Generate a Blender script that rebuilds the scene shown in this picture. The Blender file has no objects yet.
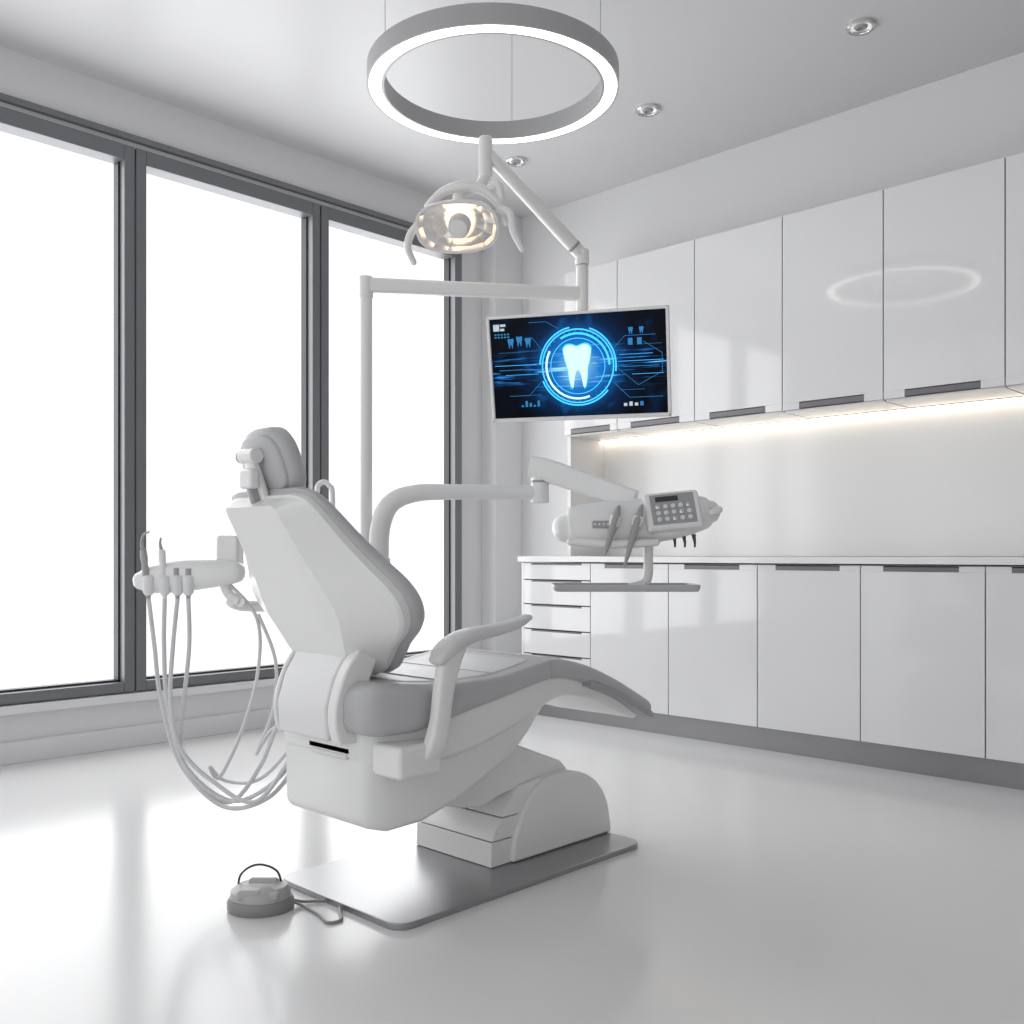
import bpy, math, random
from mathutils import Matrix, Vector
random.seed(3)
S = bpy.context.scene
COL = S.collection
V = Vector
CUR = Matrix.Identity(4)

# ---------------------------------------------------------------- materials
def mat(name, color, rough=0.4, metal=0.0, coat=0.0, var=0.03, emit=None, estr=0.0, bump=0.0, spec=0.5, scale=8.0):
    m = bpy.data.materials.new(name); m.use_nodes = True
    nt = m.node_tree; b = nt.nodes['Principled BSDF']
    b.inputs['Base Color'].default_value = (*color, 1)
    b.inputs['Roughness'].default_value = rough
    b.inputs['Metallic'].default_value = metal
    b.inputs['Coat Weight'].default_value = coat
    b.inputs['Coat Roughness'].default_value = 0.04
    b.inputs['Specular IOR Level'].default_value = spec
    tc = nt.nodes.new('ShaderNodeTexCoord')
    n = nt.nodes.new('ShaderNodeTexNoise'); n.inputs['Scale'].default_value = scale
    n.inputs['Detail'].default_value = 1
    nt.links.new(tc.outputs['Object'], n.inputs['Vector'])
    mr = nt.nodes.new('ShaderNodeMapRange')
    mr.inputs['To Min'].default_value = max(0.0, rough - var)
    mr.inputs['To Max'].default_value = min(1.0, rough + var)
    nt.links.new(n.outputs['Fac'], mr.inputs['Value'])
    nt.links.new(mr.outputs['Result'], b.inputs['Roughness'])
    if bump:
        bp = nt.nodes.new('ShaderNodeBump'); bp.inputs['Strength'].default_value = bump
        bp.inputs['Distance'].default_value = 0.002
        n2 = nt.nodes.new('ShaderNodeTexNoise'); n2.inputs['Scale'].default_value = 400
        nt.links.new(tc.outputs['Object'], n2.inputs['Vector'])
        nt.links.new(n2.outputs['Fac'], bp.inputs['Height'])
        nt.links.new(bp.outputs['Normal'], b.inputs['Normal'])
    if emit:
        b.inputs['Emission Color'].default_value = (*emit, 1)
        b.inputs['Emission Strength'].default_value = estr
    return m

M_FLOOR = mat('floor_epoxy', (0.73, 0.73, 0.73), 0.18, var=0.02, coat=0.0, scale=1.5)
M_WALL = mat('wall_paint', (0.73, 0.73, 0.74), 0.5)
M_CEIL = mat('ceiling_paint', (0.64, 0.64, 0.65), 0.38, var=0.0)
M_DOOR = mat('lacquer_white', (0.74, 0.74, 0.745), 0.07, coat=0.15, var=0.01, scale=1)
M_CAB = mat('carcass_white', (0.74, 0.74, 0.74), 0.3)
M_GAP = mat('shadow_gap', (0.05, 0.05, 0.05), 0.6)
M_HAND = mat('handle_grey', (0.16, 0.16, 0.17), 0.4, metal=0.5)
M_KICK = mat('kick_metal', (0.28, 0.28, 0.29), 0.35, metal=0.7)
M_STONE = mat('counter_white', (0.8, 0.8, 0.8), 0.12)
M_FRAME = mat('window_frame_grey', (0.18, 0.185, 0.195), 0.4, metal=0.3)
M_FRAME2 = mat('window_gasket', (0.03, 0.03, 0.035), 0.5)
M_WHITE = mat('white_plastic', (0.80, 0.80, 0.795), 0.30, coat=0.12, var=0.005, scale=2)
M_WARM = mat('warm_white_plastic', (0.79, 0.78, 0.765), 0.3, coat=0.12, var=0.005, scale=2)
M_SHELL = mat('shell_white', (0.75, 0.75, 0.76), 0.35, var=0.005, scale=2)
M_PAD = mat('grey_upholstery', (0.47, 0.47, 0.48), 0.42, bump=0.10)
M_SEAT = mat('light_upholstery', (0.64, 0.64, 0.64), 0.4, bump=0.10)
M_DARK = mat('dark_gap_plastic', (0.04, 0.04, 0.045), 0.4)
M_MID = mat('mid_grey_plastic', (0.35, 0.35, 0.36), 0.4)
M_STEEL = mat('brushed_steel', (0.36, 0.36, 0.37), 0.30, metal=0.85, var=0.03, scale=3)
M_CHROME = mat('chrome', (0.75, 0.75, 0.76), 0.15, metal=1.0)
M_REFL = mat('lamp_reflector', (0.88, 0.88, 0.88), 0.22, metal=0.9)
M_HOSE = mat('hose_grey', (0.62, 0.62, 0.63), 0.4)
M_PEDAL = mat('pedal_grey', (0.24, 0.24, 0.235), 0.35)
M_PEDAL2 = mat('pedal_light_grey', (0.42, 0.42, 0.41), 0.35)
M_RING = mat('pendant_grey', (0.42, 0.42, 0.43), 0.4, metal=0.2)
M_LED = mat('led_white', (1, 1, 1), 0.5, emit=(1, 0.985, 0.95), estr=5.0)
M_WARMLED = mat('led_warm', (1, 0.93, 0.8), 0.5, emit=(1, 0.86, 0.68), estr=4.6)
M_DL = mat('downlight_lens', (0.5, 0.5, 0.5), 0.3, emit=(1, 0.97, 0.92), estr=0.6)
M_BULB = mat('bulb_warm', (1, 0.9, 0.8), 0.5, emit=(1, 0.78, 0.55), estr=1.7)
M_BLACK = mat('black_gloss', (0.004, 0.005, 0.008), 0.2)
M_BTN = mat('button_white', (0.7, 0.72, 0.74), 0.4)
M_CY = mat('screen_cyan', (0, 0, 0), 0.5, emit=(0.05, 0.47, 1.0), estr=1.8, spec=0.1)
M_CY2 = mat('screen_blue_dim', (0, 0, 0), 0.5, emit=(0.04, 0.28, 0.65), estr=0.8, spec=0.1)
M_CYW = mat('screen_ice', (0, 0, 0), 0.5, emit=(0.55, 0.90, 1.0), estr=1.4, spec=0.1)
M_TXT = mat('screen_text', (0, 0, 0), 0.5, emit=(0.6, 0.7, 0.8), estr=0.9, spec=0.1)

def mat_glass(name, tint=(1, 1, 1), fac=0.02, rough=0.0):
    m = bpy.data.materials.new(name); m.use_nodes = True
    nt = m.node_tree; nt.nodes.clear()
    o = nt.nodes.new('ShaderNodeOutputMaterial'); mx = nt.nodes.new('ShaderNodeMixShader')
    t = nt.nodes.new('ShaderNodeBsdfTransparent'); g = nt.nodes.new('ShaderNodeBsdfGlossy')
    t.inputs['Color'].default_value = (*tint, 1); g.inputs['Roughness'].default_value = rough
    mx.inputs['Fac'].default_value = fac
    nt.links.new(t.outputs[0], mx.inputs[1]); nt.links.new(g.outputs[0], mx.inputs[2])
    nt.links.new(mx.outputs[0], o.inputs['Surface'])
    return m
M_GLASS = mat_glass('window_glass')
M_LENS = mat_glass('lamp_lens', (0.97, 0.97, 0.97), 0.20, 0.2)

# ---------------------------------------------------------------- helpers
GM = {}
def group(name, M):
    e = bpy.data.objects.new(name, None); e.empty_display_size = 0.1
    COL.objects.link(e); e.matrix_world = M; GM[name] = (e, M); return name

def T(x, y, z): return Matrix.Translation((x, y, z))
def RZ(a): return Matrix.Rotation(math.radians(a), 4, 'Z')
def RX(a): return Matrix.Rotation(math.radians(a), 4, 'X')
def RY(a): return Matrix.Rotation(math.radians(a), 4, 'Y')

def obj(name, verts, faces, m, g=None, bevel=0.0, seg=3, ang=35, flat=False):
    me = bpy.data.meshes.new(name)
    me.from_pydata([CUR @ V(v) for v in verts], [], faces)
    import bmesh
    bm = bmesh.new(); bm.from_mesh(me)
    bmesh.ops.recalc_face_normals(bm, faces=bm.faces)
    bm.to_mesh(me); bm.free()
    o = bpy.data.objects.new(name, me); COL.objects.link(o)
    me.materials.append(m)
    if not flat:
        me.shade_smooth(); me.set_sharp_from_angle(angle=math.radians(ang))
    if g:
        e, M = GM[g]; me.transform(M.inverted()); o.parent = e
    if bevel:
        b = o.modifiers.new('b', 'BEVEL'); b.width = bevel; b.segments = seg
        b.limit_method = 'ANGLE'; b.angle_limit = math.radians(30)
        b.harden_normals = True
    return o

def box(name, a, b, m, g=None, bevel=0.0, seg=2):
    x0, y0, z0 = a; x1, y1, z1 = b
    vs = [(x0,y0,z0),(x1,y0,z0),(x1,y1,z0),(x0,y1,z0),(x0,y0,z1),(x1,y0,z1),(x1,y1,z1),(x0,y1,z1)]
    fs = [(0,3,2,1),(4,5,6,7),(0,1,5,4),(1,2,6,5),(2,3,7,6),(3,0,4,7)]
    return obj(name, vs, fs, m, g, bevel, seg)

def catmull(pts, sub, closed=False):
    n = len(pts); out = []
    rng = n if closed else n - 1
    for i in range(rng):
        if closed: p0, p1, p2, p3 = (pts[(i-1) % n], pts[i], pts[(i+1) % n], pts[(i+2) % n])
        else: p0, p1, p2, p3 = pts[max(i-1,0)], pts[i], pts[i+1], pts[min(i+2,n-1)]
        for k in range(sub):
            t = k / sub
            out.append(tuple(0.5*((2*b)+(-a+c)*t+(2*a-5*b+4*c-d)*t*t+(-a+3*b-3*c+d)*t**3)
                             for a, b, c, d in zip(p0, p1, p2, p3)))
    if not closed: out.append(tuple(pts[-1]))
    return out

def loft(name, rings, m, g=None, cap=True, bevel=0, ang=40, closed_u=False, flat=False):
    n = len(rings[0]); vs = [p for r in rings for p in r]; fs = []
    R = len(rings)
    for i in range(R if closed_u else R-1):
        for j in range(n):
            a = i*n+j; b = i*n+(j+1) % n; c = ((i+1) % R)*n+(j+1) % n; d = ((i+1) % R)*n+j
            fs.append((a, b, c, d))
    if cap and not closed_u:
        fs.append(tuple(range(n))); fs.append(tuple((R-1)*n+j for j in range(n)))
    return obj(name, vs, fs, m, g, bevel, ang=ang, flat=flat)

def sweep(name, pts, rad, m, g=None, sub=6, n=14, ref=None, p=2.0, ang=40, roundcap=False):
    """rad: scalar / list of scalars / list of (ra, rb). ra along (ref x t), rb along ref"""
    if not isinstance(rad, (list, tuple)): rad = [rad]*len(pts)
    rad = [r if isinstance(r, (list, tuple)) else (r, r) for r in rad]
    comb = [tuple(q)+tuple(r) for q, r in zip(pts, rad)]
    if sub > 1: comb = catmull(comb, sub)
    P = [V(c[:3]) for c in comb]; Rr = [c[3:] for c in comb]
    rings = []; prev = None
    for i, q in enumerate(P):
        t = (P[min(i+1, len(P)-1)] - P[max(i-1, 0)]).normalized()
        if ref is not None: side = V(ref).cross(t).normalized()
        else:
            if prev is None:
                a = V((0, 0, 1)) if abs(t.z) < 0.9 else V((1, 0, 0))
                side = a.cross(t).normalized()
            else: side = (prev - t*prev.dot(t)).normalized()
        prev = side; up = t.cross(side).normalized()
        ring = []
        for k in range(n):
            th = 2*math.pi*(k+0.5)/n; c, s = math.cos(th), math.sin(th)
            cc = math.copysign(abs(c)**(2/p), c); ss = math.copysign(abs(s)**(2/p), s)
            ring.append(tuple(q + side*cc*Rr[i][0] + up*ss*Rr[i][1]))
        rings.append(ring)
    if roundcap:
        def capr(ring, q, t, r):
            out = []
            for f, h in ((0.85, 0.5), (0.5, 0.87), (0.12, 1.0)):
                out.append([tuple(q + (V(v)-q)*f + t*r*h*0.9) for v in ring])
            return out
        t0 = (P[0]-P[1]).normalized(); t1 = (P[-1]-P[-2]).normalized()
        a = capr(rings[0], P[0], t0, min(Rr[0])); b = capr(rings[-1], P[-1], t1, min(Rr[-1]))
        rings = a[::-1]+rings+b
    return loft(name, rings, m, g, ang=ang)

def cyl(name, a, b, r, m, g=None, n=24, r2=None, bevel=0.0):
    a, b = V(a), V(b); t = (b-a).normalized()
    u = t.orthogonal().normalized(); w = t.cross(u)
    r2 = r if r2 is None else r2
    rings = [[tuple(q+u*rr*math.cos(2*math.pi*k/n)+w*rr*math.sin(2*math.pi*k/n)) for k in range(n)]
             for q, rr in ((a, r), (b, r2))]
    return loft(name, rings, m, g, bevel=bevel)

def revolve(name, a, axis, prof, m, g=None, n=28, ang=40):
    """prof: list of (dist along axis, radius)"""
    a = V(a); t = V(axis).normalized(); u = t.orthogonal().normalized(); w = t.cross(u)
    rings = [[tuple(a+t*h+u*max(r, 1e-4)*math.cos(2*math.pi*k/n)+w*max(r, 1e-4)*math.sin(2*math.pi*k/n)) for k in range(n)]
             for h, r in prof]
    return loft(name, rings, m, g, ang=ang)

def prism(name, prof, y0, y1, m, g=None, bevel=0.01, seg=3, ang=30):
    """XZ profile extruded along Y"""
    rings = [[(x, y0, z) for x, z in prof], [(x, y1, z) for x, z in prof]]
    return loft(name, rings, m, g, bevel=bevel, ang=ang)

def flatpoly(name, pts, y, m, g):   # polygon in local xz plane
    return obj(name, [(x, y, z) for x, z in pts], [tuple(range(len(pts)))], m, g, flat=True)

def annulus(name, r0, r1, y, m, g, a0=0, a1=360, n=64, cx=0, cz=0):
    vs = []; fs = []
    for k in range(n+1):
        a = math.radians(a0+(a1-a0)*k/n)
        vs += [(cx+r0*math.cos(a), y, cz+r0*math.sin(a)), (cx+r1*math.cos(a), y, cz+r1*math.sin(a))]
    for k in range(n): fs.append((2*k, 2*k+1, 2*k+3, 2*k+2))
    return obj(name, vs, fs, m, g, flat=True)

# ---------------------------------------------------------------- room
XW, YW, H = 4.79, 4.69, 3.22
box('floor', (-2.0, -2.0, -0.1), (XW+0.15, YW+0.2, 0), M_FLOOR)
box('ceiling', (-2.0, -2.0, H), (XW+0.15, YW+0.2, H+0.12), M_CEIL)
box('wall_right', (XW, -2.0, 0), (XW+0.15, YW+0.2, H), M_WALL)
box('shading_wall_back', (-2.0, -2.15, 0), (XW+0.15, -2.0, H), M_WALL)  # unseen wall, added to cut light from behind the camera and deepen shading
WX0, WX1, WZ0, WZ1 = -0.03, 4.33, 0.27, 2.94
g = group('wall_left', T(2, YW, 0))
box('below_windows', (-2.0, YW, 0), (XW, YW+0.2, WZ0), M_WALL, g)
box('above_windows', (-2.0, YW, WZ1), (XW, YW+0.2, H), M_WALL, g)
box('left_part', (-2.0, YW, WZ0), (WX0, YW+0.2, WZ1), M_WALL, g)
box('right_part', (WX1, YW, WZ0), (XW, YW+0.2, WZ1), M_WALL, g)
box('trim_1', (4.53, YW-0.13, 0), (XW, YW, H), M_WALL, None, 0.004)
box('trim_2', (-2.0, YW-0.05, WZ0-0.045), (4.53, YW, WZ0-0.005), M_WALL, None, 0.004)
box('trim_3', (-2.0, YW-0.03, WZ1+0.03), (4.53, YW, WZ1+0.06), M_FRAME, None, 0.003)
box('baseboard_left', (-2.0, YW-0.022, 0), (4.53, YW, 0.10), M_WALL, None, 0.003)
# windows
xs = [WX0, 1.06, 2.145, 3.23, WX1]
for i in range(4):
    a, b = xs[i]+0.004, xs[i+1]-0.004
    g = group('window_%d' % (i+1), T((a+b)/2, YW+0.05, (WZ0+WZ1)/2))
    f = 0.052 if i < 3 else 0.06
    y0, y1 = YW-0.03, YW+0.07
    box('frame_left', (a, y0, WZ0), (a+0.052, y1, WZ1), M_FRAME, g, 0.004)
    box('frame_right', (b-f, y0, WZ0), (b, y1, WZ1), M_FRAME, g, 0.004)
    box('frame_top', (a+0.052, y0, WZ1-0.075), (b-f, y1, WZ1), M_FRAME, g, 0.004)
    box('frame_bottom', (a+0.052, y0, WZ0), (b-f, y1, WZ0+0.05), M_FRAME, g, 0.004)
    box('gasket_left', (a+0.052, y0+0.05, WZ0+0.05), (a+0.062, y1, WZ1-0.075), M_FRAME2, g)
    box('gasket_right', (b-f-0.01, y0+0.05, WZ0+0.05), (b-f, y1, WZ1-0.075), M_FRAME2, g)
    box('gasket_bottom', (a+0.052, y0+0.05, WZ0+0.05), (b-f, y1, WZ0+0.06), M_FRAME2, g)
    box('glass', (a+0.05, YW+0.03, WZ0+0.04), (b-f+0.002, YW+0.036, WZ1-0.07), M_GLASS, g)

# ---------------------------------------------------------------- base cabinets
XF = 4.19; ys = [0.348, 0.868, 1.388, 1.915, 2.428, 2.945, 3.468, 3.99]
ys = [-0.69, -0.17] + ys
XT = XW-0.004
g = group('base_cabinet', T(4.5, 2.2, 0))
box('carcass', (XF+0.022, ys[0], 0.11), (XT, ys[-1], 0.895), M_CAB, g)
box('shadow_backing', (XF+0.016, ys[0]+0.01, 0.112), (XF+0.022, ys[-1]-0.01, 0.893), M_GAP, g)
box('kickplate', (XF+0.03, ys[0], 0.0), (XF+0.045, ys[-1], 0.11), M_KICK, g)
box('plinth_side', (XF+0.045, ys[-1]-0.02, 0.0), (XT, ys[-1], 0.11), M_KICK, g)
box('end_panel', (XF, ys[-1]-0.012, 0.11), (XT, ys[-1]+0.004, 0.895), M_DOOR, g)
q = 0.0025
for i in range(len(ys)-2):
    a, b = ys[i]+q, ys[i+1]-q
    c = (a+b)/2
    box('door_%d' % i, (XF, a, 0.112), (XF+0.016, b, 0.868), M_DOOR, g, 0.0015)
    box('door_top_a_%d' % i, (XF, a, 0.868), (XF+0.016, c-0.16, 0.892), M_DOOR, g)
    box('door_top_b_%d' % i, (XF, c+0.16, 0.868), (XF+0.016, b, 0.892), M_DOOR, g)
    box('grip_%d' % i, (XF-0.001, c-0.16, 0.868), (XF+0.014, c+0.16, 0.888), M_HAND, g, 0.001)
a, b = ys[-2]+q, ys[-1]-0.014
for k, (z0, z1) in enumerate([(0.112, 0.36), (0.366, 0.505), (0.511, 0.65), (0.656, 0.793), (0.799, 0.892)]):
    box('drawer_%d' % k, (XF, a, z0), (XF+0.016, b, z1-0.010), M_DOOR, g, 0.0015)
    box('drawer_grip_%d' % k, (XF+0.002, a+0.06, z1-0.010), (XF+0.014, b-0.06, z1-0.002), M_HAND, g)
    box('drawer_lip_a_%d' % k, (XF, a, z1-0.010), (XF+0.016, a+0.06, z1), M_DOOR, g)
    box('drawer_lip_b_%d' % k, (XF, b-0.06, z1-0.010), (XF+0.016, b, z1), M_DOOR, g)
box('countertop', (XF-0.02, ys[0], 0.9), (XT, ys[-1]+0.02, 0.932), M_STONE, g, 0.003)

# ---------------------------------------------------------------- wall cabinets
XU = 4.43; ZU0, ZU1 = 1.66, 2.63; YE = 3.87
g = group('wall_cabinet', T(4.6, 2.2, 2.1))
yu = ys[:-1]+[YE]
box('carcass', (XU+0.022, ys[0], ZU0), (XT, YE, ZU1), M_CAB, g)
box('shadow_backing', (XU+0.016, ys[0]+0.01, ZU0+0.002), (XU+0.022, YE-0.01, ZU1-0.002), M_GAP, g)
for i in range(len(yu)-1):
    a, b = yu[i]+q, yu[i+1]-q; c = (a+b)/2
    box('door_%d' % i, (XU, a, ZU0+0.034), (XU+0.016, b, ZU1), M_DOOR, g, 0.0015)
    hw = min(0.165, (b-a)/2-0.05)
    box('door_low_a_%d' % i, (XU, a, ZU0), (XU+0.016, c-hw, ZU0+0.034), M_DOOR, g)
    box('door_low_b_%d' % i, (XU, c+hw, ZU0), (XU+0.016, b, ZU0+0.034), M_DOOR, g)
    box('grip_%d' % i, (XU+0.001, c-hw, ZU0+0.004), (XU+0.014, c+hw, ZU0+0.030), M_HAND, g, 0.001)
    box('under_panel_%d' % i, (XU+0.018, a+0.002, ZU0-0.008), (XT-0.06, b-0.002, ZU0), M_CAB, g, 0.001)
box('niche_side', (XU+0.03, YE-0.025, 0.934), (XT, YE, ZU0), M_CAB, g)
box('backsplash', (XW-0.014, ys[0], 0.934), (XT, YE-0.025, ZU0), M_STONE, g)
g = group('led_strip_light', T(4.74, 2.2, 1.64))
box('channel', (XT-0.055, ys[0]+0.02, ZU0-0.012), (XT-0.016, YE-0.03, ZU0-0.001), M_CHROME, g)
box('diffuser', (XT-0.050, ys[0]+0.02, ZU0-0.018), (XT-0.020, YE-0.03, ZU0-0.012), M_WARMLED, g)

# ---------------------------------------------------------------- downlights
for i, y in enumerate([3.915, 2.98, 1.853, 0.75]):
    nm = 'downlight' if i == 0 else 'downlight.%03d' % i
    g = group(nm, T(4.06, y, H))
    revolve('trim_ring', (4.06, y, H), (0, 0, -1), [(0.0, 0.062), (0.012, 0.062), (0.016, 0.056), (0.014, 0.048), (0.002, 0.043), (0.0, 0.043)], M_CHROME, g)
    revolve('lens', (4.06, y, H), (0, 0, -1), [(0.003, 0.043), (0.006, 0.02), (0.007, 0.001)], M_DL, g)
    revolve('reflector_cup', (4.06, y, H), (0, 0, -1), [(0.006, 0.03), (0.014, 0.024), (0.016, 0.018), (0.008, 0.014)], M_MID, g)

# ---------------------------------------------------------------- ring pendant
RC = (2.568, 2.595); RO, RI = 0.468, 0.405; ZB = 2.672
g = group('ring_pendant_light', T(RC[0], RC[1], ZB))
def ringloft(name, prof, m, g, n=128):
    rings = [[(RC[0]+r*math.cos(2*math.pi*k/n), RC[1]+r*math.sin(2*math.pi*k/n), z) for r, z in prof] for k in range(n)]
    return loft(name, rings, m, g, closed_u=True, ang=30)
ringloft('housing', [(RO, ZB), (RO, ZB+0.07), (RI, ZB+0.07), (RI, ZB), (RI+0.010, ZB), (RI+0.012, ZB+0.004), (RO-0.009, ZB+0.004), (RO-0.007, ZB)], M_RING, g)
ringloft('led_diffuser', [(RO-0.009, ZB+0.003), (RO-0.010, ZB-0.001), (RI+0.013, ZB-0.001), (RI+0.012, ZB+0.003)], M_LED, g)
for k, a in enumerate([35, 165, 285]):
    x = RC[0]+0.437*math.cos(math.radians(a)); y = RC[1]+0.437*math.sin(math.radians(a))
    cyl('cable_%d' % k, (x, y, ZB+0.07), (x, y, H), 0.0014, M_MID, g, n=6)
    cyl('cable_mount_%d' % k, (x, y, H-0.02), (x, y, H), 0.012, M_WHITE, g, n=16)

# ---------------------------------------------------------------- dental chair
CY = 2.17
g = group('dental_chair', T(2.05, CY, 0))
def rrect(x0, y0, x1, y1, r, n=8):
    out = []
    for cx, cy, a0 in ((x1-r, y1-r, 0), (x0+r, y1-r, 90), (x0+r, y0+r, 180), (x1-r, y0+r, 270)):
        for k in range(n+1):
            a = math.radians(a0+90*k/n); out.append((cx+r*math.cos(a), cy+r*math.sin(a)))
    return out
rr = rrect(1.54, 1.89, 2.555, 2.44, 0.05)
loft('floor_plate', [[(x, y, 0.0) for x, y in rr], [(x, y, 0.017) for x, y in rr]], M_STEEL, g, bevel=0.003)
dome = catmull([(2.10, 0.018), (2.115, 0.10), (2.165, 0.19), (2.25, 0.247), (2.37, 0.252), (2.48, 0.212), (2.55, 0.13), (2.575, 0.018)], 5)
dome = [(x-.008, z) for x, z in dome]
prism('pedestal_side_shell', dome, 2.03, 2.10, M_WHITE, g, 0.010)
prism('pedestal_side_shell_far', dome, 2.33, 2.40, M_WHITE, g, 0.010)
dome2 = [(2.10+(x-2.10)*0.985+0.002, 0.018+(z-0.018)*0.975) for x, z in dome]
prism('pedestal_core', dome2, 2.09, 2.34, M_SHELL, g, 0.004)
def fair(pts, d): return [(x+d, z) for x, z in pts]
prism('pedestal_backing', [(2.033, 0.018), (2.036, 0.09), (2.075, 0.155), (2.135, 0.225), (2.2, 0.235), (2.2, 0.018)], 2.052, 2.378, M_MID, g, 0.0)
prism('pedestal_panel_low', [(2.015, 0.018), (2.018, 0.0905), (2.2, 0.0905), (2.2, 0.018)], 2.045, 2.385, M_WHITE, g, 0.003)
prism('pedestal_panel_mid', [(2.018, 0.094), (2.032, 0.125), (2.060, 0.155), (2.22, 0.155), (2.22, 0.094)], 2.045, 2.385, M_WHITE, g, 0.003)
prism('pedestal_panel_top', [(2.063, 0.1585), (2.095, 0.205), (2.135, 0.240), (2.24, 0.252), (2.24, 0.1585)], 2.045, 2.385, M_WHITE, g, 0.003)
prism('lift_arm', catmull([(2.34, 0.285), (2.36, 0.240), (2.10, 0.225), (2.02, .205), (1.95, .205), (1.86, .225)], 3)+[(1.80, 0.25), (1.78, 0.31), (2.1, 0.38)], 2.06, 2.37, M_WHITE, g, 0.008)
def sec(x, zb, zt, wb, wt, r=0.02, n=5):
    pts = []
    corners = [(CY+wt, zt), (CY-wt, zt), (CY-wb, zb), (CY+wb, zb)]
    N = len(corners)
    for i in range(N):
        p = V(corners[i]); a = (V(corners[i-1])-p).normalized(); b = (V(corners[(i+1) % N])-p).normalized()
        rr_ = min(r, (zt-zb)*0.45)
        for k in range(n+1):
            t = k/n; q0 = p+a*rr_; q1 = p+b*rr_
            c = q0*(1-t)**2+p*2*t*(1-t)+q1*t*t
            pts.append((x, c[0], c[1]))
    return pts
bod = [(1.508, 0.265, 0.50, .165, .175), (1.513, 0.252, 0.50, .176, .184), (1.53, 0.240, 0.50, .190, .198), (1.57, 0.230, 0.50, .208, .216), (1.68, 0.236, 0.5, .214, .226),
       (1.80, 0.266, 0.5, .21, .23), (1.92, 0.308, 0.5, .20, .23), (2.03, 0.35, 0.5, .19, .228), (2.11, 0.40, 0.505, .175, .225), (2.19, 0.47, 0.51, .155, .21), (2.22, .50, .52, .14, .2)]
loft('under_seat_housing', [sec(*b, r=0.022) for b in bod], M_WHITE, g, ang=50)
box('rear_slot', (1.500, CY-0.13, 0.428), (1.514, CY+0.05, 0.444), M_DARK, g, 0.002)
box('rear_lip', (1.496, CY-0.12, 0.414), (1.51, CY+0.04, 0.426), M_SHELL, g, 0.003)
fr = [(1.50, .425, .505, .165, .18), (1.53, .40, .51, .20, .215), (1.60, .395, .51, .235, .25), (1.75, .40, .525, .25, .266), (1.9, .425, .55, .245, .264), (2.05, .465, .585, .24, .260),
      (2.15, .50, .59, .235, .254), (2.25, .512, .575, .225, .247), (2.4, .478, .53, .215, .237), (2.55, .418, .462, .20, .222), (2.64, .392, .425, .18, .205)]
loft('seat_frame', [sec(*b, r=0.02) for b in catmull(fr, 3)], M_WHITE, g, ang=50)
CYS = CY; CY = CYS-0.015
cu = [(1.458, .520, .575, .190), (1.470, .497, .60, .222), (1.50, .488, .618, .245), (1.56, .488, .616, .260), (1.62, .49, .611, .266), (1.70, .505, .604, .268), (1.80, .525, .602, .268), (1.92, .545, .605, .267), (2.05, .568, .624, .265), (2.11, .575, .632, .262)]
def csec(x, zb, zt, w):
    lim = 0.135 + (0.27-0.135)*min(1.0, max(0.0, (x-1.455)/0.20))**0.6 if x < 1.66 else 1.0
    def f(y):   # entry side is chamfered at the rear corner
        return CY + (y-CY)*min(1.0, lim/w) if y > CY else y
    return [(a, f(y), z) for a, y, z in sec(x, zb, zt, w, w, r=0.028, n=6)]
def dense(rows, sub=4): return catmull(rows, sub)
loft('seat_cushion', [csec(*b) for b in dense(cu)], M_PAD, g, ang=60)
lg = [(2.112, .575, .631, .256), (2.13, .577, .635, .262), (2.20, .572, .628, .258), (2.32, .542, .597, .250), (2.45, .495, .548, .241), (2.58, .436, .490, .230), (2.655, .405, .455, .218), (2.672, .405, .44, .203)]
loft('legrest_cushion', [csec(*b) for b in dense(lg)], M_PAD, g, ang=60)
inl = [(1.60, .606, .6165, .19), (1.64, .602, .6125, .205), (1.75, .597, .606, .21), (1.92, .598, .609, .21), (2.05, .615, .6285, .205), (2.09, .622, .6335, .19)]
loft('seat_inlay', [sec(x, a, b, w, w-0.01, r=0.004) for x, a, b, w in dense(inl)], M_SEAT, g, ang=50)
for k, x in enumerate([1.72, 1.92]):
    box('seat_seam_%d' % k, (x, CY-0.20, 0.604), (x+0.003, CY+0.20, 0.6105), M_PAD, g)
inl = [(2.15, .626, .636, .20), (2.20, .62, .632, .205), (2.32, .588, .601, .20), (2.45, .54, .552, .19), (2.58, .482, .494, .18), (2.63, .46, .471, .16)]
loft('legrest_inlay', [sec(x, a, b, w, w-0.01, r=0.004) for x, a, b, w in dense(inl)], M_SEAT, g, ang=50)
tr = [(2.30, .538, .556, .256), (2.45, .488, .510, .246), (2.58, .428, .452, .235), (2.66, .397, .420, .222), (2.678, .395, .416, .205)]
loft('legrest_trim', [sec(x, a, b, w, w, r=0.006) for x, a, b, w in dense(tr)], M_MID, g, ang=50)
CY = CYS
# backrest : reclines further towards the top and gets thinner
u_ = V((-0.349, 0, 0.937)); n_ = V((0.937, 0, 0.349)); B0 = V((1.53, CY, 0.58))
def bp(s, w, t):
    f = min(1.0, max(0.0, s/0.53))**1.6
    return tuple(B0 + u_*s + n_*(t*(1-0.42*f)) + V((-0.075*f, w, 0)))
tab = [(0.0, .105), (0.015, .14), (0.05, .180), (0.09, .225), (0.13, .285), (0.17, .322), (0.22, .338), (0.27, .325), (0.33, .282), (0.40, .242), (0.46, .218), (0.50, .200), (0.522, .178), (0.532, .13)]
half = catmull(tab, 4)
outl = [(s, -w) for s, w in half] + [(s, w) for s, w in half[::-1]]
def scale_outline(o, ds, dw):
    out = []
    for s, w in o:
        k = 1-dw/0.3
        out.append((0.26+(s-0.26)*(1-ds/0.26), w*k))
    return out
def ring_at(o, t): return [bp(s, w, t) for s, w in o]
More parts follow.
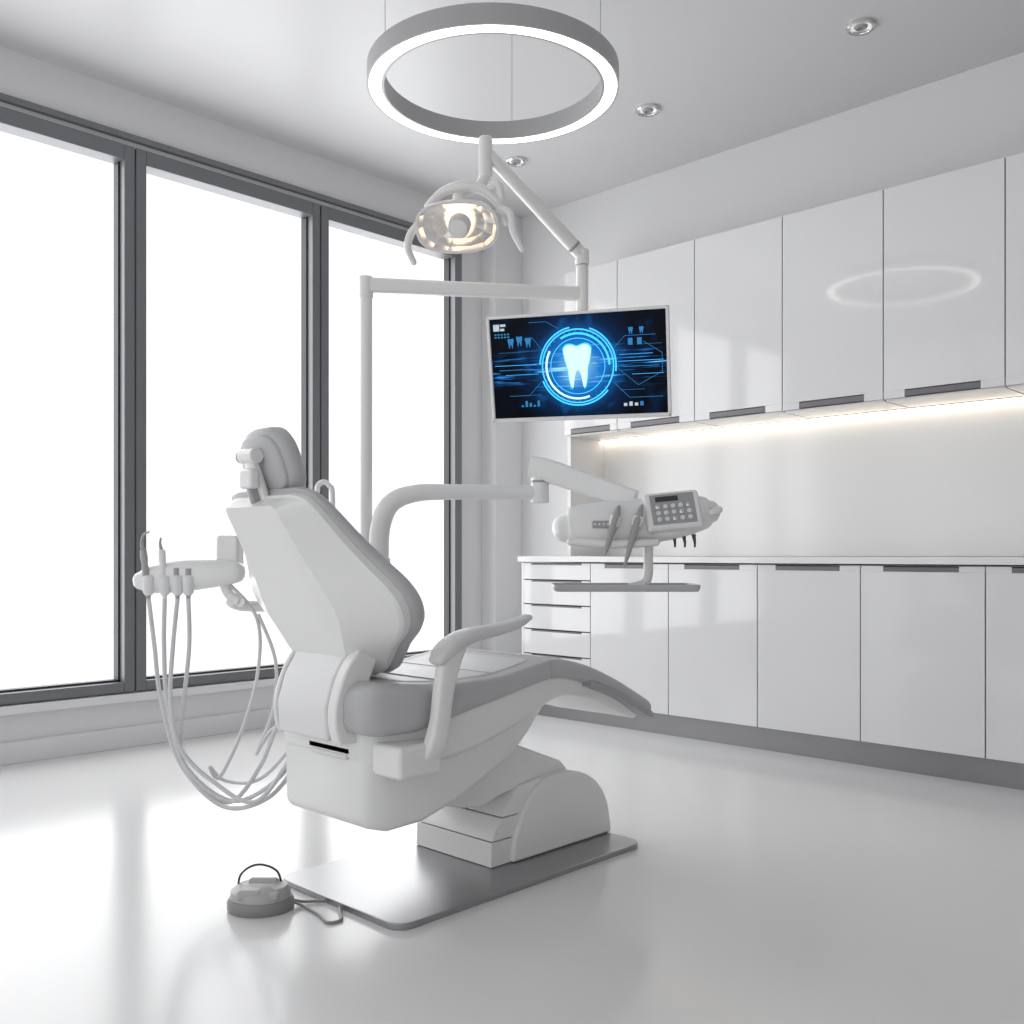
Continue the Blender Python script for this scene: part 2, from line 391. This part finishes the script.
cr = [(0.03, 0.110), (0.010, 0.114), (0.0, 0.125), (0.0, 0.145), (0.008, 0.160), (0.03, 0.172), (0.07, 0.176)]
loft('backrest_cushion', [ring_at(scale_outline(outl, i, i*1.0), t) for i, t in cr], M_PAD, g, ang=60)
inner_w = [(0.0, .10), (0.03, .115), (0.10, .160), (0.20, .200), (0.24, .200), (0.36, .165), (0.50, .145), (0.53, .13)]
def iw(s):
    for (a, wa), (b, wb) in zip(inner_w, inner_w[1:]):
        if s <= b: return wa+(wb-wa)*(s-a)/(b-a)
    return inner_w[-1][1]
sh = scale_outline(outl, 0.010, 0.013)
inn = []
for s, w in sh:
    f = min(iw(s)*0.80, abs(w)*0.85)
    inn.append((0.02+(s-0.0)*0.94, math.copysign(f, w)))
loft('backrest_shell', [ring_at(sh, 0.122), ring_at(sh, 0.088), ring_at(scale_outline(sh, 0.005, 0.007), 0.080), ring_at(inn, 0.006)], M_WHITE, g, ang=11)
prism('backrest_neck', [(1.440, .468), (1.434, .55), (1.458, .625), (1.500, .69), (1.56, .68), (1.52, .60), (1.50, .468)], CY-.120, CY+.105, M_SHELL, g, 0.010)
for nm, a, b in (('near', CY-.162, CY-.124), ('far', CY+.109, CY+.125)):
    prism('hinge_bracket_'+nm, catmull([(1.452, .462), (1.438, .50), (1.437, .56), (1.465, .64), (1.51, .70)], 4)+[(1.575, .69), (1.54, .61), (1.53, .53), (1.535, .462)], a, b, M_WHITE, g, 0.007)
# headrest
hb = V((1.352, CY, 1.176)); hu = V((-0.30, 0, 0.954)); hn = V((0.954, 0, 0.30))
ho = []
for k in range(40):
    th = 2*math.pi*k/40; c, s = math.cos(th), math.sin(th)
    cc = math.copysign(abs(c)**0.62, c); ss = math.copysign(abs(s)**0.62, s)
    ho.append((ss*0.088, cc*(0.108-0.012*ss)))
hr = [(0.6, -0.024), (0.85, -0.020), (0.97, -0.008), (1.0, 0.006), (0.97, 0.022), (0.85, 0.032), (0.55, 0.036)]
loft('headrest_pad', [[tuple(hb+hu*s*f+hn*t+V((0, w*f, 0))) for s, w in ho] for f, t in hr], M_PAD, g, ang=60)
loft('headrest_back_cap', [[tuple(hb+hu*s*f+hn*t+V((0, w*f, 0))) for s, w in ho] for f, t in [(0.84, -0.017), (0.84, -0.026), (0.78, -0.032), (0.4, -0.035)]], M_PAD, g, ang=60)
hx = .026
sweep('headrest_stem', [(1.325+hx, CY, 1.00), (1.305+hx, CY, 1.07), (1.285+hx, CY, 1.13), (1.268+hx, CY, 1.175)], [(.024, .010), (.024, .010), (.022, .010), (.02, .010)], M_WHITE, g, ref=(1, 0, 0), p=5)
sweep('headrest_stem_slide', [(1.298+hx, CY+.004, 1.045), (1.275+hx, CY+.004, 1.11), (1.264+hx, CY+.004, 1.14)], [(.011, .014), (.011, .014), (.011, .012)], M_MID, g, ref=(1, 0, 0), p=5)
cyl('headrest_knuckle', (1.268+hx, CY-0.030, 1.187), (1.268+hx, CY+0.034, 1.187), 0.020, M_WHITE, g, bevel=0.004)
cyl('headrest_knob', (1.268+hx, CY+0.034, 1.187), (1.268+hx, CY+0.048, 1.187), 0.016, M_MID, g, bevel=0.003)
box('headrest_clamp', (1.250+hx, CY-0.028, 1.105), (1.278+hx, CY+0.028, 1.155), M_WHITE, g, 0.008)
for nm, y, sg in (('near', CY-0.315, -1), ('far', CY+0.285, 1)):
    sweep('armrest_pad_'+nm, [(1.635, y, .672), (1.665, y, .700), (1.73, y, .727), (1.82, y, .738), (1.91, y, .751), (1.968, y, .768)],
          [(.026, .012), (.036, .019), (.037, .019), (.035, .016), (.031, .013), (.02, .008)], M_SEAT, g, ref=(0, 0, 1), p=2.8, n=24, roundcap=True)
    sweep('armrest_post_'+nm, [(1.70, y, .715), (1.675, y, .66), (1.658, y, .60), (1.645, y, .52), (1.628, y+0.005*-sg, .455), (1.615, y-0.02*sg, .432)],
          [(.018, .034), (.018, .032), (.018, .028), (.018, .026), (.02, .028), (.02, .026)], M_WHITE, g, ref=(1, 0, 0), p=3.6, n=24, roundcap=True)
box('armrest_bracket_near', (1.515, CY-.315, 0.385), (1.655, CY-.20, 0.468), M_WHITE, g, 0.014, 4)
box('armrest_bracket_far', (1.61, CY+.20, 0.385), (1.71, CY+.29, 0.468), M_WHITE, g, 0.014, 4)

# ---------------------------------------------------------------- delivery unit (post, arms)
g = group('dental_delivery_unit', T(1.98, 2.6, 0))
PX, PY = 1.98, 2.60
box('chair_bracket', (1.86, 2.37, 0.40), (2.06, 2.66, 0.47), M_WHITE, g, 0.02, 4)
cyl('post_socket', (PX, PY, 0.43), (PX, PY, 0.62), 0.045, M_WHITE, g, bevel=0.006)
cyl('post', (PX, PY, 0.45), (PX, PY, 1.835), 0.021, M_WARM, g)
cyl('post_top_cap', (PX, PY, 1.79), (PX, PY, 1.862), 0.024, M_WARM, g, bevel=0.006)
AE = (2.562, 2.156)
sweep('upper_arm', [(PX, PY, 1.833), (PX+0.25*(AE[0]-PX), PY+0.25*(AE[1]-PY), 1.833), (AE[0], AE[1], 1.833)], [(.020, .025), (.019, .024), (.018, .023)], M_WARM, g, sub=2, p=4, n=20, ref=(0, 0, 1))
cyl('upper_arm_joint', (AE[0], AE[1], 1.775), (AE[0], AE[1], 1.93), 0.021, M_WARM, g, bevel=0.004)
JX, JY = 2.395, 2.198
sweep('gooseneck_arm', [(1.99, 2.545, 0.62), (1.99, 2.545, 0.80), (1.99, 2.545, .94), (1.995, 2.54, 1.04), (2.02, 2.515, 1.112), (2.08, 2.465, 1.143), (2.17, 2.39, 1.148), (2.30, 2.28, 1.148), (JX, JY, 1.148)],
      [.034, .033, .033, .033, .032, .029, .026, .024, .023], M_WHITE, g, n=24)
cyl('gooseneck_socket', (1.99, 2.545, 0.47), (1.99, 2.545, 0.66), 0.042, M_WHITE, g, bevel=0.005)
cyl('gooseneck_collar', (1.99, 2.545, 0.90), (1.99, 2.545, 0.93), 0.038, M_SHELL, g, bevel=0.003)
cyl('elbow_joint', (JX, JY, 1.112), (JX, JY, 1.20), 0.030, M_WHITE, g, bevel=0.006)
cyl('elbow_ring', (JX, JY, 1.180), (JX, JY, 1.188), 0.031, M_MID, g)
KX, KY = 2.52, 1.90
sweep('parallelogram_arm', [(JX-0.015, JY+0.03, 1.235), (JX+0.01, JY-0.02, 1.222), (JX+.5*(KX-JX), JY+.5*(KY-JY), 1.172), (KX, KY, 1.118)],
      [(.024, .034), (.027, .038), (.026, .036), (.024, .030)], M_WHITE, g, ref=(0, 0, 1), p=7, n=32, sub=4)
sweep('support_arm', [(1.53, 2.68, .80), (1.57, 2.69, .785), (1.66, 2.65, .78), (1.78, 2.61, .78), (1.975, 2.60, .78)], [.016, .017, .017, .017, .017], M_WHITE, g)
cyl('support_collar', (1.98, 2.6, .75), (1.98, 2.6, .81), .032, M_WHITE, g, bevel=.005)
sweep('cup_filler_spout', [(1.92, 2.62, .79), (1.885, 2.655, .86), (1.885, 2.655, .98), (1.885, 2.655, 1.14), (1.878, 2.663, 1.168), (1.865, 2.675, 1.180), (1.852, 2.688, 1.168), (1.850, 2.690, 1.145)], .009, M_WHITE, g, n=12)
# console
CUR = T(2.425, 1.815, 1.032) @ RZ(-46)
g = group('dental_instrument_console', CUR.copy())
sweep('console_body', [(-.222, .0, -.008), (-.20, 0, -.006), (-.12, 0, .0), (0, 0, .010), (.10, 0, .022), (.19, 0, .036), (.215, 0, .040)],
      [(.068, .048), (.085, .064), (.10, .070), (.10, .070), (.10, .066), (.085, .052), (.060, .036)], M_WHITE, g, ref=(0, 0, 1), p=4.0, n=36, roundcap=True)
sweep('console_front_lip', [(-.215, -.085, -.052), (-.1, -.10, -.060), (.04, -.10, -.054)], [(.02, .012), (.028, .014), (.02, .012)], M_WARM, g, ref=(0, 0, 1), p=3, roundcap=True)
save = CUR.copy()
CUR = save @ T(.090, -.094, .040) @ RX(-20) @ RY(-6)
box('keypad_bezel', (-.084, -.012, -.060), (.084, .035, .060), M_WHITE, g, 0.012, 4)
box('keypad_face', (-.066, -.0145, -.046), (.066, -.011, .050), M_MID, g, 0.004)
box('keypad_display', (-.050, -.0165, .026), (.018, -.0143, .042), M_DARK, g, 0.001)
for r in range(3):
    for c in range(5):
        revolve('button_%d_%d' % (r, c), (-.046+c*.023, -.0145, .010-r*.020), (0, -1, 0), [(0, .0070), (.003, .0070), (.004, .005), (.004, 0.0005)], M_BTN if (r+c) % 4 else M_CHROME, g, n=14)
CUR = save
box('side_display', (-.150, -.1075, -.012), (-.095, -.098, .010), M_MID, g, 0.002)
for k in range(4):
    box('side_led_%d' % k, (-.146+k*.013, -.1085, -.004), (-.140+k*.013, -.107, .003), M_BTN, g)
sweep('side_handle', [(.205, -.03, .045), (.228, -.06, .045), (.228, -.09, .042), (.205, -.100, .035)], [.014, .012, .011, .010], M_WARM, g, roundcap=True)
hp_prof = [(-.012, .004), (0, .008), (.02, .011), (.035, .0125), (.08, .0115), (.10, .009), (.14, .0075), (.155, .005), (.17, .003), (.172, .001)]
for k, (x, z, m_, sc) in enumerate([(-.075, .045, M_MID, .85), (-.008, .045, M_MID, 1.05)]):
    revolve('handpiece_%d' % k, (x, -.120, z), (-.30, -.12, -1), [(h*sc, r) for h, r in hp_prof], m_, g, n=18)
    revolve('holder_%d' % k, (x-.008, -.118, z-.03), (-.30, -.12, -1), [(-.008, .010), (-.006, .017), (.024, .016), (.026, .010)], M_WARM, g, n=18)
for k in range(3):
    sweep('rear_fitting_%d' % k, [(.10+k*.03, -.05, -.03), (.103+k*.03, -.055, -.055), (.102+k*.03, -.06, -.068)], [.007, .004, .003], M_DARK, g, n=10)
sweep('tray_post', [(.03, 0, -.03), (.03, 0, -.10), (.028, 0, -.16), (.01, 0, -.182), (-.03, 0, -.188)], [(.016, .016), (.015, .015), (.015, .015), (.014, .014), (.012, .010)], M_WHITE, g)
rr = rrect(-.265, -.10, .175, .12, 0.02)
loft('tray', [[(x*.97, y*.96, -.202) for x, y in rr], [(x, y, -.192) for x, y in rr], [(x, y, -.181) for x, y in rr], [(x*.98, y*.97, -.181) for x, y in rr], [(x*.97, y*.95, -.191) for x, y in rr]], M_PAD, g, ang=30)
CUR = Matrix.Identity(4)

# ---------------------------------------------------------------- operating lamp
g = group('dental_operating_light', T(AE[0], AE[1], 1.93))
E = V((2.232, 2.292, 2.265))
a0 = V((AE[0], AE[1], 1.965))
cyl('pivot', (AE[0], AE[1], 1.932), (AE[0], AE[1], 1.985), 0.024, M_WARM, g, bevel=0.005)
sweep('spring_arm', [tuple(a0), tuple(a0.lerp(E, .15)), tuple(a0.lerp(E, .5)), tuple(a0.lerp(E, .9)), tuple(E)], [.020, .022, .021, .020, .016], M_WARM, g, sub=3, p=3, roundcap=True)
cyl('arm_groove_ring', tuple(a0.lerp(E, .08)), tuple(a0.lerp(E, .10)), 0.0245, M_MID, g)
cyl('elbow_cap', tuple(E+V((0, 0, .045))), tuple(E-V((0, 0, .09))), 0.023, M_WARM, g, bevel=0.008)
LC = V((2.105, 2.29, 1.985))
wn = V((-.62, -.48, -.62)).normalized()
uu = V((.70, -.714, .10)); uu = (uu-wn*uu.dot(wn)).normalized(); vv = wn.cross(uu).normalized()
if vv.z < 0: vv = -vv
sweep('drop_stem', [tuple(E-V((0, 0, .08))), tuple(E-V((.02, -.01, .12))), tuple(LC-wn*.13+vv*.06), tuple(LC-wn*.11)], [.018, .019, .022, .024], M_WARM, g)
LM = Matrix(((uu.x, vv.x, wn.x, LC.x), (uu.y, vv.y, wn.y, LC.y), (uu.z, vv.z, wn.z, LC.z), (0, 0, 0, 1)))
CUR = LM   # local: x wide, y up-ish, z = beam direction
def lsec(a, b, z, n=36, p=2.6, sag=0):
    out = []
    for k in range(n):
        th = 2*math.pi*k/n; c, s = math.cos(th), math.sin(th)
        out.append((a*math.copysign(abs(c)**(2/p), c), b*math.copysign(abs(s)**(2/p), s), z-abs(c)**2*sag))
    return out
loft('head_shell', [lsec(*q) for q in [(.03, .025, -.085), (.075, .05, -.075), (.115, .072, -.045), (.132, .082, -.005), (.134, .084, .012), (.126, .077, .012), (.124, .076, -.005), (.10, .062, -.03)]], M_WARM, g, cap=False)
loft('reflector', [lsec(*q, n=14) for q in [(.127, .079, .008), (.115, .07, -.012), (.085, .052, -.035), (.04, .03, -.05), (.002, .002, -.052)]], M_REFL, g, cap=False, flat=True)
loft('front_lens', [lsec(*q) for q in [(.129, .081, .011), (.125, .078, .019), (.09, .058, .028), (.04, .03, .032), (.003, .003, .033)]], M_LENS, g, cap=False)
revolve('bulb_glow', (0, 0, -.045), (0, 0, 1), [(0, .042), (.012, .038), (.03, .030), (.034, .01)], M_BULB, g)
revolve('bulb_cap', (.008, .004, -.01), (0, 0, 1), [(-.02, .026), (0, .036), (.035, .034), (.045, .028), (.047, .002)], M_WARM, g)
sweep('yoke', [(-.10, .05, -.06), (-.05, .085, -.075), (.02, .10, -.08), (.09, .085, -.07), (.145, .03, -.04), (.155, 0, -.01)], [.010, .014, .018, .015, .012, .010], M_WARM, g, roundcap=True)
sweep('handle_left', [(-.135, .0, -.03), (-.155, -.02, .0), (-.165, -.055, .02), (-.15, -.10, .03)], [(.012), .013, .012, .010], M_WARM, g, roundcap=True)
sweep('handle_right', [(.135, .04, -.03), (.170, .03, -.01), (.180, -.02, .01), (.205, -.075, .02)], [.012, .013, .012, .010], M_WARM, g, roundcap=True)
sweep('handle_right_upper', [(.09, .08, -.07), (.13, .10, -.08), (.14, .06, -.06)], [.012, .015, .012], M_WARM, g, roundcap=True)
CUR = Matrix.Identity(4)

# ---------------------------------------------------------------- monitor
MM = T(2.482, 2.108, 1.569) @ RZ(-60.9) @ RX(14)
CUR = MM; g = group('dental_monitor', MM.copy())
W2, H2 = .305, .178
box('housing', (-W2, 0.0, -H2), (W2, .03, H2), M_WHITE, g, 0.008, 4)
box('bezel_lip_top', (-W2, -.008, H2-.010), (W2, .0, H2), M_WHITE, g, 0.002)
box('bezel_lip_bottom', (-W2, -.008, -H2), (W2, .0, -H2+.014), M_WHITE, g, 0.002)
box('bezel_lip_left', (-W2, -.008, -H2), (-W2+.010, .0, H2), M_WHITE, g, 0.002)
box('bezel_lip_right', (W2-.010, -.008, -H2), (W2, .0, H2), M_WHITE, g, 0.002)
box('rear_box', (-.10, .03, -.10), (.10, .055, .10), M_WARM, g, 0.01)
ms = bpy.data.materials.new('screen_display'); ms.use_nodes = True
nt = ms.node_tree; b = nt.nodes['Principled BSDF']
b.inputs['Base Color'].default_value = (0.002, 0.003, 0.006, 1); b.inputs['Roughness'].default_value = 0.3
b.inputs['Specular IOR Level'].default_value = 0.06
N = nt.nodes.new; L = nt.links.new
tc = N('ShaderNodeTexCoord'); sx = N('ShaderNodeSeparateXYZ'); L(tc.outputs['Object'], sx.inputs[0])
def math_(op, a, c=None, clamp=False):
    n = N('ShaderNodeMath'); n.operation = op; n.use_clamp = clamp
    for i, v in enumerate((a, c)):
        if v is None: continue
        if isinstance(v, (int, float)): n.inputs[i].default_value = v
        else: L(v, n.inputs[i])
    return n.outputs[0]
X, Z = sx.outputs['X'], sx.outputs['Z']
rad = math_('SQRT', math_('ADD', math_('MULTIPLY', X, X), math_('MULTIPLY', Z, Z)))
glow = math_('POWER', math_('SUBTRACT', 1.0, math_('DIVIDE', rad, 0.25), True), 1.9)
mp = N('ShaderNodeMapping'); mp.inputs['Scale'].default_value = (6, 1, 130); L(tc.outputs['Object'], mp.inputs['Vector'])
ns = N('ShaderNodeTexNoise'); ns.inputs['Scale'].default_value = 1.0; ns.inputs['Detail'].default_value = 3; L(mp.outputs[0], ns.inputs['Vector'])
st = math_('MULTIPLY', math_('SUBTRACT', ns.outputs['Fac'], 0.54, True), 8.0)
zf = math_('POWER', math_('SUBTRACT', 1.0, math_('DIVIDE', math_('ABSOLUTE', Z), 0.085), True), 1.0)
st = math_('MULTIPLY', st, zf)
ns2 = N('ShaderNodeTexNoise'); ns2.inputs['Scale'].default_value = 14; ns2.inputs['Detail'].default_value = 4; L(tc.outputs['Object'], ns2.inputs['Vector'])
cl = math_('MULTIPLY', math_('SUBTRACT', ns2.outputs['Fac'], 0.52, True), 0.6)
tot = math_('ADD', math_('ADD', math_('MULTIPLY', glow, 0.95), math_('MULTIPLY', st, 0.6)), cl)
rp = N('ShaderNodeValToRGB'); L(tot, rp.inputs[0])
rp.color_ramp.elements[0].color = (0.0005, 0.001, 0.003, 1)
rp.color_ramp.elements[1].color = (0.35, 0.8, 1.0, 1)
e = rp.color_ramp.elements.new(0.15); e.color = (0.001, 0.016, 0.06, 1)
e = rp.color_ramp.elements.new(0.5); e.color = (0.01, 0.20, 0.65, 1)
L(rp.outputs[0], b.inputs['Emission Color']); b.inputs['Emission Strength'].default_value = 1.0
sw, shh = W2-.0105, H2-.0125
obj('screen', [(-sw, -.001, -shh-.001), (sw, -.001, -shh-.001), (sw, -.001, shh+.002), (-sw, -.001, shh+.002)], [(0, 1, 2, 3)], ms, g, flat=True)
annulus('hud_ring_outer', .118, .1225, -.0022, M_CY, g)
annulus('hud_ring_seg_a', .126, .131, -.0022, M_CY, g, 100, 175)
annulus('hud_ring_seg_b', .126, .131, -.0022, M_CY, g, 200, 320)
annulus('hud_ring_seg_c', .126, .131, -.0022, M_CY, g, -10, 70)
annulus('hud_ring_mid', .103, .110, -.0022, M_CYW, g, 150, 290)
annulus('hud_ring_mid_b', .103, .110, -.0022, M_CY, g, 0, 120)
annulus('hud_ring_inner', .090, .0925, -.0022, M_CY, g)
for k in range(36):
    a = k*10; annulus('tick_%d' % k, .112, .117, -.0022, M_CY2, g, a, a+3, 2)
toot = [(-.5, .60), (-.50, .80), (-.38, .95), (-.20, .96), (0, .88), (.20, .96), (.38, .95), (.50, .80), (.5, .60), (.45, .25), (.37, -.1), (.34, -.5), (.27, -.9), (.19, -.93), (.13, -.5), (.06, -.24), (0, -.18), (-.06, -.24), (-.13, -.5), (-.19, -.93), (-.27, -.9), (-.34, -.5), (-.37, -.1), (-.45, .25)]
toot = catmull(toot, 4, True)
def tooth(nm, cx, cz, sc, m_, y=-.0026): flatpoly(nm, [(cx+x*sc*1.25, cz+z*sc) for x, z in toot], y, m_, g)
tooth('tooth_halo', 0, .0, .077, M_CY); tooth('tooth_icon', 0, .0, .072, M_CYW, -.003)
def rect(nm, x0, z0, x1, z1, m_): flatpoly(nm, [(x0, z0), (x1, z0), (x1, z1), (x0, z1)], -.0022, m_, g)
for k, (x0, x1, z, t, m_) in enumerate([(-.285, -.14, .012, .0012, M_CY), (-.27, -.15, -.004, .002, M_CY2), (-.25, -.135, -.02, .001, M_CY), (.135, .285, .008, .0012, M_CY), (.15, .27, -.01, .002, M_CY2), (.14, .25, .03, .001, M_CY),
      (-.28, -.2, -.045, .001, M_CY2), (.18, .285, -.035, .001, M_CY), (-.20, -.13, -.09, .001, M_CY2), (.14, .22, -.085, .001, M_CY2), (.20, .28, .06, .001, M_CY2), (-.27, -.19, .055, .001, M_CY2)]):
    rect('hud_line_%d' % k, x0, z, x1, z+t, m_)
def seg(nm, pts, t, m_):
    for i, (p0, p1) in enumerate(zip(pts, pts[1:])):
        d = (V(p1)-V(p0)).normalized(); nn = V((-d.y, d.x))*t/2
        flatpoly(nm+str(i), [tuple(V(p0)-nn), tuple(V(p1)-nn), tuple(V(p1)+nn), tuple(V(p0)+nn)], -.0022, m_, g)
seg('circuit_a', [(-.13, -.05), (-.17, -.09), (-.24, -.09)], .0014, M_CY2)
seg('circuit_b', [(.12, .05), (.16, .09), (.26, .09)], .0014, M_CY2)
seg('circuit_c', [(.12, -.06), (.17, -.11), (.28, -.11)], .0014, M_CY2)
seg('circuit_d', [(-.12, .06), (-.15, .10), (-.17, .10)], .0014, M_CY2)
seg('circuit_e', [(.13, -.01), (.20, -.07), (.28, -.03), (.28, .03), (.22, .07)], .0014, M_CY2)
seg('circuit_f', [(-.06, .125), (-.10, .15), (-.16, .15)], .0014, M_CY2)
rect('label_a', -.283, .128, -.262, .150, M_TXT); rect('label_a1', -.279, .143, -.273, .147, M_BLACK)
rect('label_b', -.259, .142, -.240, .150, M_TXT); rect('label_c', -.259, .128, -.245, .136, M_TXT)
for r in range(2):
    for c in range(5): rect('glyph_%d_%d' % (r, c), -.280+c*.011, .105+r*.009, -.273+c*.011, .110+r*.009, M_CY2)
for k in range(3): tooth('small_tooth_%d' % k, -.225+k*.03, .085+0.006*(k % 2), .017, M_CY2)
for k in range(2):
    rect('chip_%d' % k, .17+k*.03, .06, .185+k*.03, .082, M_CY2)
    tooth('small_tooth_r%d' % k, .18+k*.035, .105, .012, M_CY2)
for k in range(4): rect('chart_%d' % k, .15+k*.018, -.138, .161+k*.018, -.138+.010+.004*(k % 2), M_TXT if k < 3 else M_CY2)
for k in range(5): rect('chart_l_%d' % k, -.20+k*.014, -.128, -.192+k*.014, -.128+.006+.007*((k*2) % 3), M_CY2)
CUR = Matrix.Identity(4)
sweep('mount_stem', [(AE[0], AE[1], 1.775), (AE[0], AE[1], 1.70), (AE[0]-.005, AE[1]-.005, 1.62), (2.53, 2.13, 1.585)], [.017, .017, .018, .02], M_WARM, g)

# ---------------------------------------------------------------- assistant unit on the far side of the chair
CUR = T(1.437, 2.754, .87) @ RZ(-45.8)
g = group('assistant_instrument_holder', CUR.copy())
sweep('holder_body', [(-.145, 0, -.008), (-.11, 0, -.004), (-.03, 0, .006), (.06, 0, .014), (.135, 0, .018)], [(.035, .028), (.05, .042), (.055, .048), (.05, .044), (.035, .034)], M_WHITE, g, ref=(0, 0, 1), p=3.4, n=24, roundcap=True)
box('rear_block', (.075, .0, .03), (.145, .07, .130), M_WHITE, g, 0.012, 3)
for k, (x, z1, lean) in enumerate([(-.108, .085, -.022), (-.060, .085, -.012), (-.022, .03, -.004), (.010, .02, .004)]):
    revolve('socket_%d' % k, (x, -.048, -.05), (0, 0, 1), [(0, .010), (.01, .016), (.055, .018), (.06, .012)], M_SHELL, g, n=18)
    revolve('handpiece_%d' % k, (x, -.048, -.06), (lean, 0, .2), [(0, .006), (.02, .009), (.05, .011), (.09, .010), (z1+.02, .009), (z1+.035, .011), (z1+.06, .010), (z1+.063, .003)], M_MID if k != 1 else M_SHELL, g, n=16)
sweep('tip_0', [(-.124, -.048, .085), (-.129, -.048, .105), (-.119, -.058, .13), (-.100, -.066, .138)], [.007, .005, .004, .003], M_MID, g, n=10)
sweep('tip_1', [(-.070, -.048, .085), (-.074, -.048, .105), (-.068, -.058, .12)], [.006, .004, .003], M_MID, g, n=10)
hp = [
 [(-.108, -.048, -.06), (-.090, -.05, -.20), (-.078, -.03, -.36), (-.03, .0, -.56), (.10, .0, -.69), (.25, -.05, -.65), (.36, -.10, -.52)],
 [(-.060, -.048, -.06), (-.058, -.06, -.20), (-.050, -.05, -.38), (.0, -.04, -.56), (.13, -.03, -.665), (.27, -.08, -.60), (.365, -.10, -.48)],
 [(-.022, -.048, -.06), (-.035, -.05, -.20), (-.035, -.07, -.36), (-.01, -.06, -.50), (.08, -.05, -.60), (.22, -.08, -.655), (.34, -.11, -.50)],
 [(.010, -.048, -.06), (.01, -.04, -.20), (-.010, -.03, -.38), (-.02, -.02, -.53), (.03, .0, -.635), (.12, .02, -.68), (.22, -.03, -.56), (.29, -.08, -.42), (.35, -.10, -.42)],
 [(.11, 0, -.01), (.195, .02, -.12), (.20, .02, -.28), (.16, .0, -.45), (.09, .0, -.60), (.06, .0, -.57), (.10, .03, -.62), (.22, -.02, -.60), (.355, -.10, -.46)],
 [(.20, .02, -.11), (.255, .01, -.25), (.25, .0, -.40), (.20, .0, -.53), (.26, -.06, -.45), (.35, -.10, -.40)],
]
for k, pts in enumerate(hp):
    sweep('hose_%d' % k, pts, .0068 if k < 4 else .0055, M_HOSE, g, sub=10, n=10)
sweep('holder_bracket', [(.10, 0, -.01), (.115, .01, -.05), (.15, .01, -.072), (.13+.02, .0, -.072)], .015, M_WHITE, g)
CUR = Matrix.Identity(4)

# ---------------------------------------------------------------- foot pedal
CUR = T(1.397, 2.292, 0) @ RZ(-46)
g = group('foot_control_pedal', CUR.copy())
def ell(a, b, z, n=40, dx=0): return [(dx+a*math.cos(2*math.pi*k/n), b*math.sin(2*math.pi*k/n), z) for k in range(n)]
loft('base', [ell(.084, .075, 0), ell(.088, .078, .006), ell(.088, .078, .022), ell(.082, .073, .032)], M_PEDAL, g)
loft('pedal_disc', [ell(.080, .070, .030), ell(.078, .068, .050), ell(.066, .056, .062, dx=.004), ell(.03, .026, .068, dx=.006)], M_PEDAL2, g)
box('pedal_rocker', (-.05, -.064, .036), (.016, -.015, .066), M_PEDAL2, g, .011, 3)
box('pedal_rocker_b', (.022, -.058, .036), (.062, -.012, .060), M_PEDAL2, g, .009, 3)
box('pedal_ridge', (-.035, .0, .050), (.045, .025, .077), M_PEDAL2, g, .010, 3)
sweep('carry_handle', [(-.066, .02, .04), (-.060, .02, .080), (-.03, .02, .105), (.005, .02, .108), (.040, .02, .09), (.052, .02, .05)], .003, M_DARK, g, n=8)
CUR = Matrix.Identity(4)
sweep('cable', [(1.452, 2.234, .02), (1.475, 2.21, .006), (1.47, 2.13, .004), (1.455, 2.07, .004), (1.49, 2.06, .004), (1.515, 2.10, .006), (1.535, 2.13, .006)], .004, M_PEDAL, g, n=8)
sweep('cable_b', [(1.455, 2.25, .02), (1.49, 2.235, .008), (1.52, 2.215, .006), (1.535, 2.20, .006)], .004, M_PEDAL, g, n=8)

# ---------------------------------------------------------------- lights
w = bpy.data.worlds.new('World'); S.world = w; w.use_nodes = True
bg = w.node_tree.nodes['Background']; bg.inputs[0].default_value = (0.985, 0.99, 1.0, 1); bg.inputs[1].default_value = 1.22
def area(name, loc, rot, sx_, sy_, p, c=(1, 1, 1)):
    l = bpy.data.lights.new(name, 'AREA'); l.shape = 'RECTANGLE'; l.size = sx_; l.size_y = sy_; l.energy = p; l.color = c
    o = bpy.data.objects.new(name, l); COL.objects.link(o); o.location = loc; o.rotation_euler = rot; return o
area('daylight', (2.15, YW+0.45, 1.65), (math.radians(-90), 0, 0), 5.6, 3.4, 125, (0.99, 0.995, 1.0))

cam = bpy.data.cameras.new('camera'); co = bpy.data.objects.new('camera', cam); COL.objects.link(co)
co.location = (0, 0, 0.94); co.rotation_euler = (math.radians(90), 0, math.radians(-45.8))
cam.sensor_width = 36; cam.lens = 976/1024*36; cam.shift_y = 43/1024; cam.clip_start = 0.05
S.camera = co
S.view_settings.view_transform = 'Standard'
S.view_settings.look = 'None'
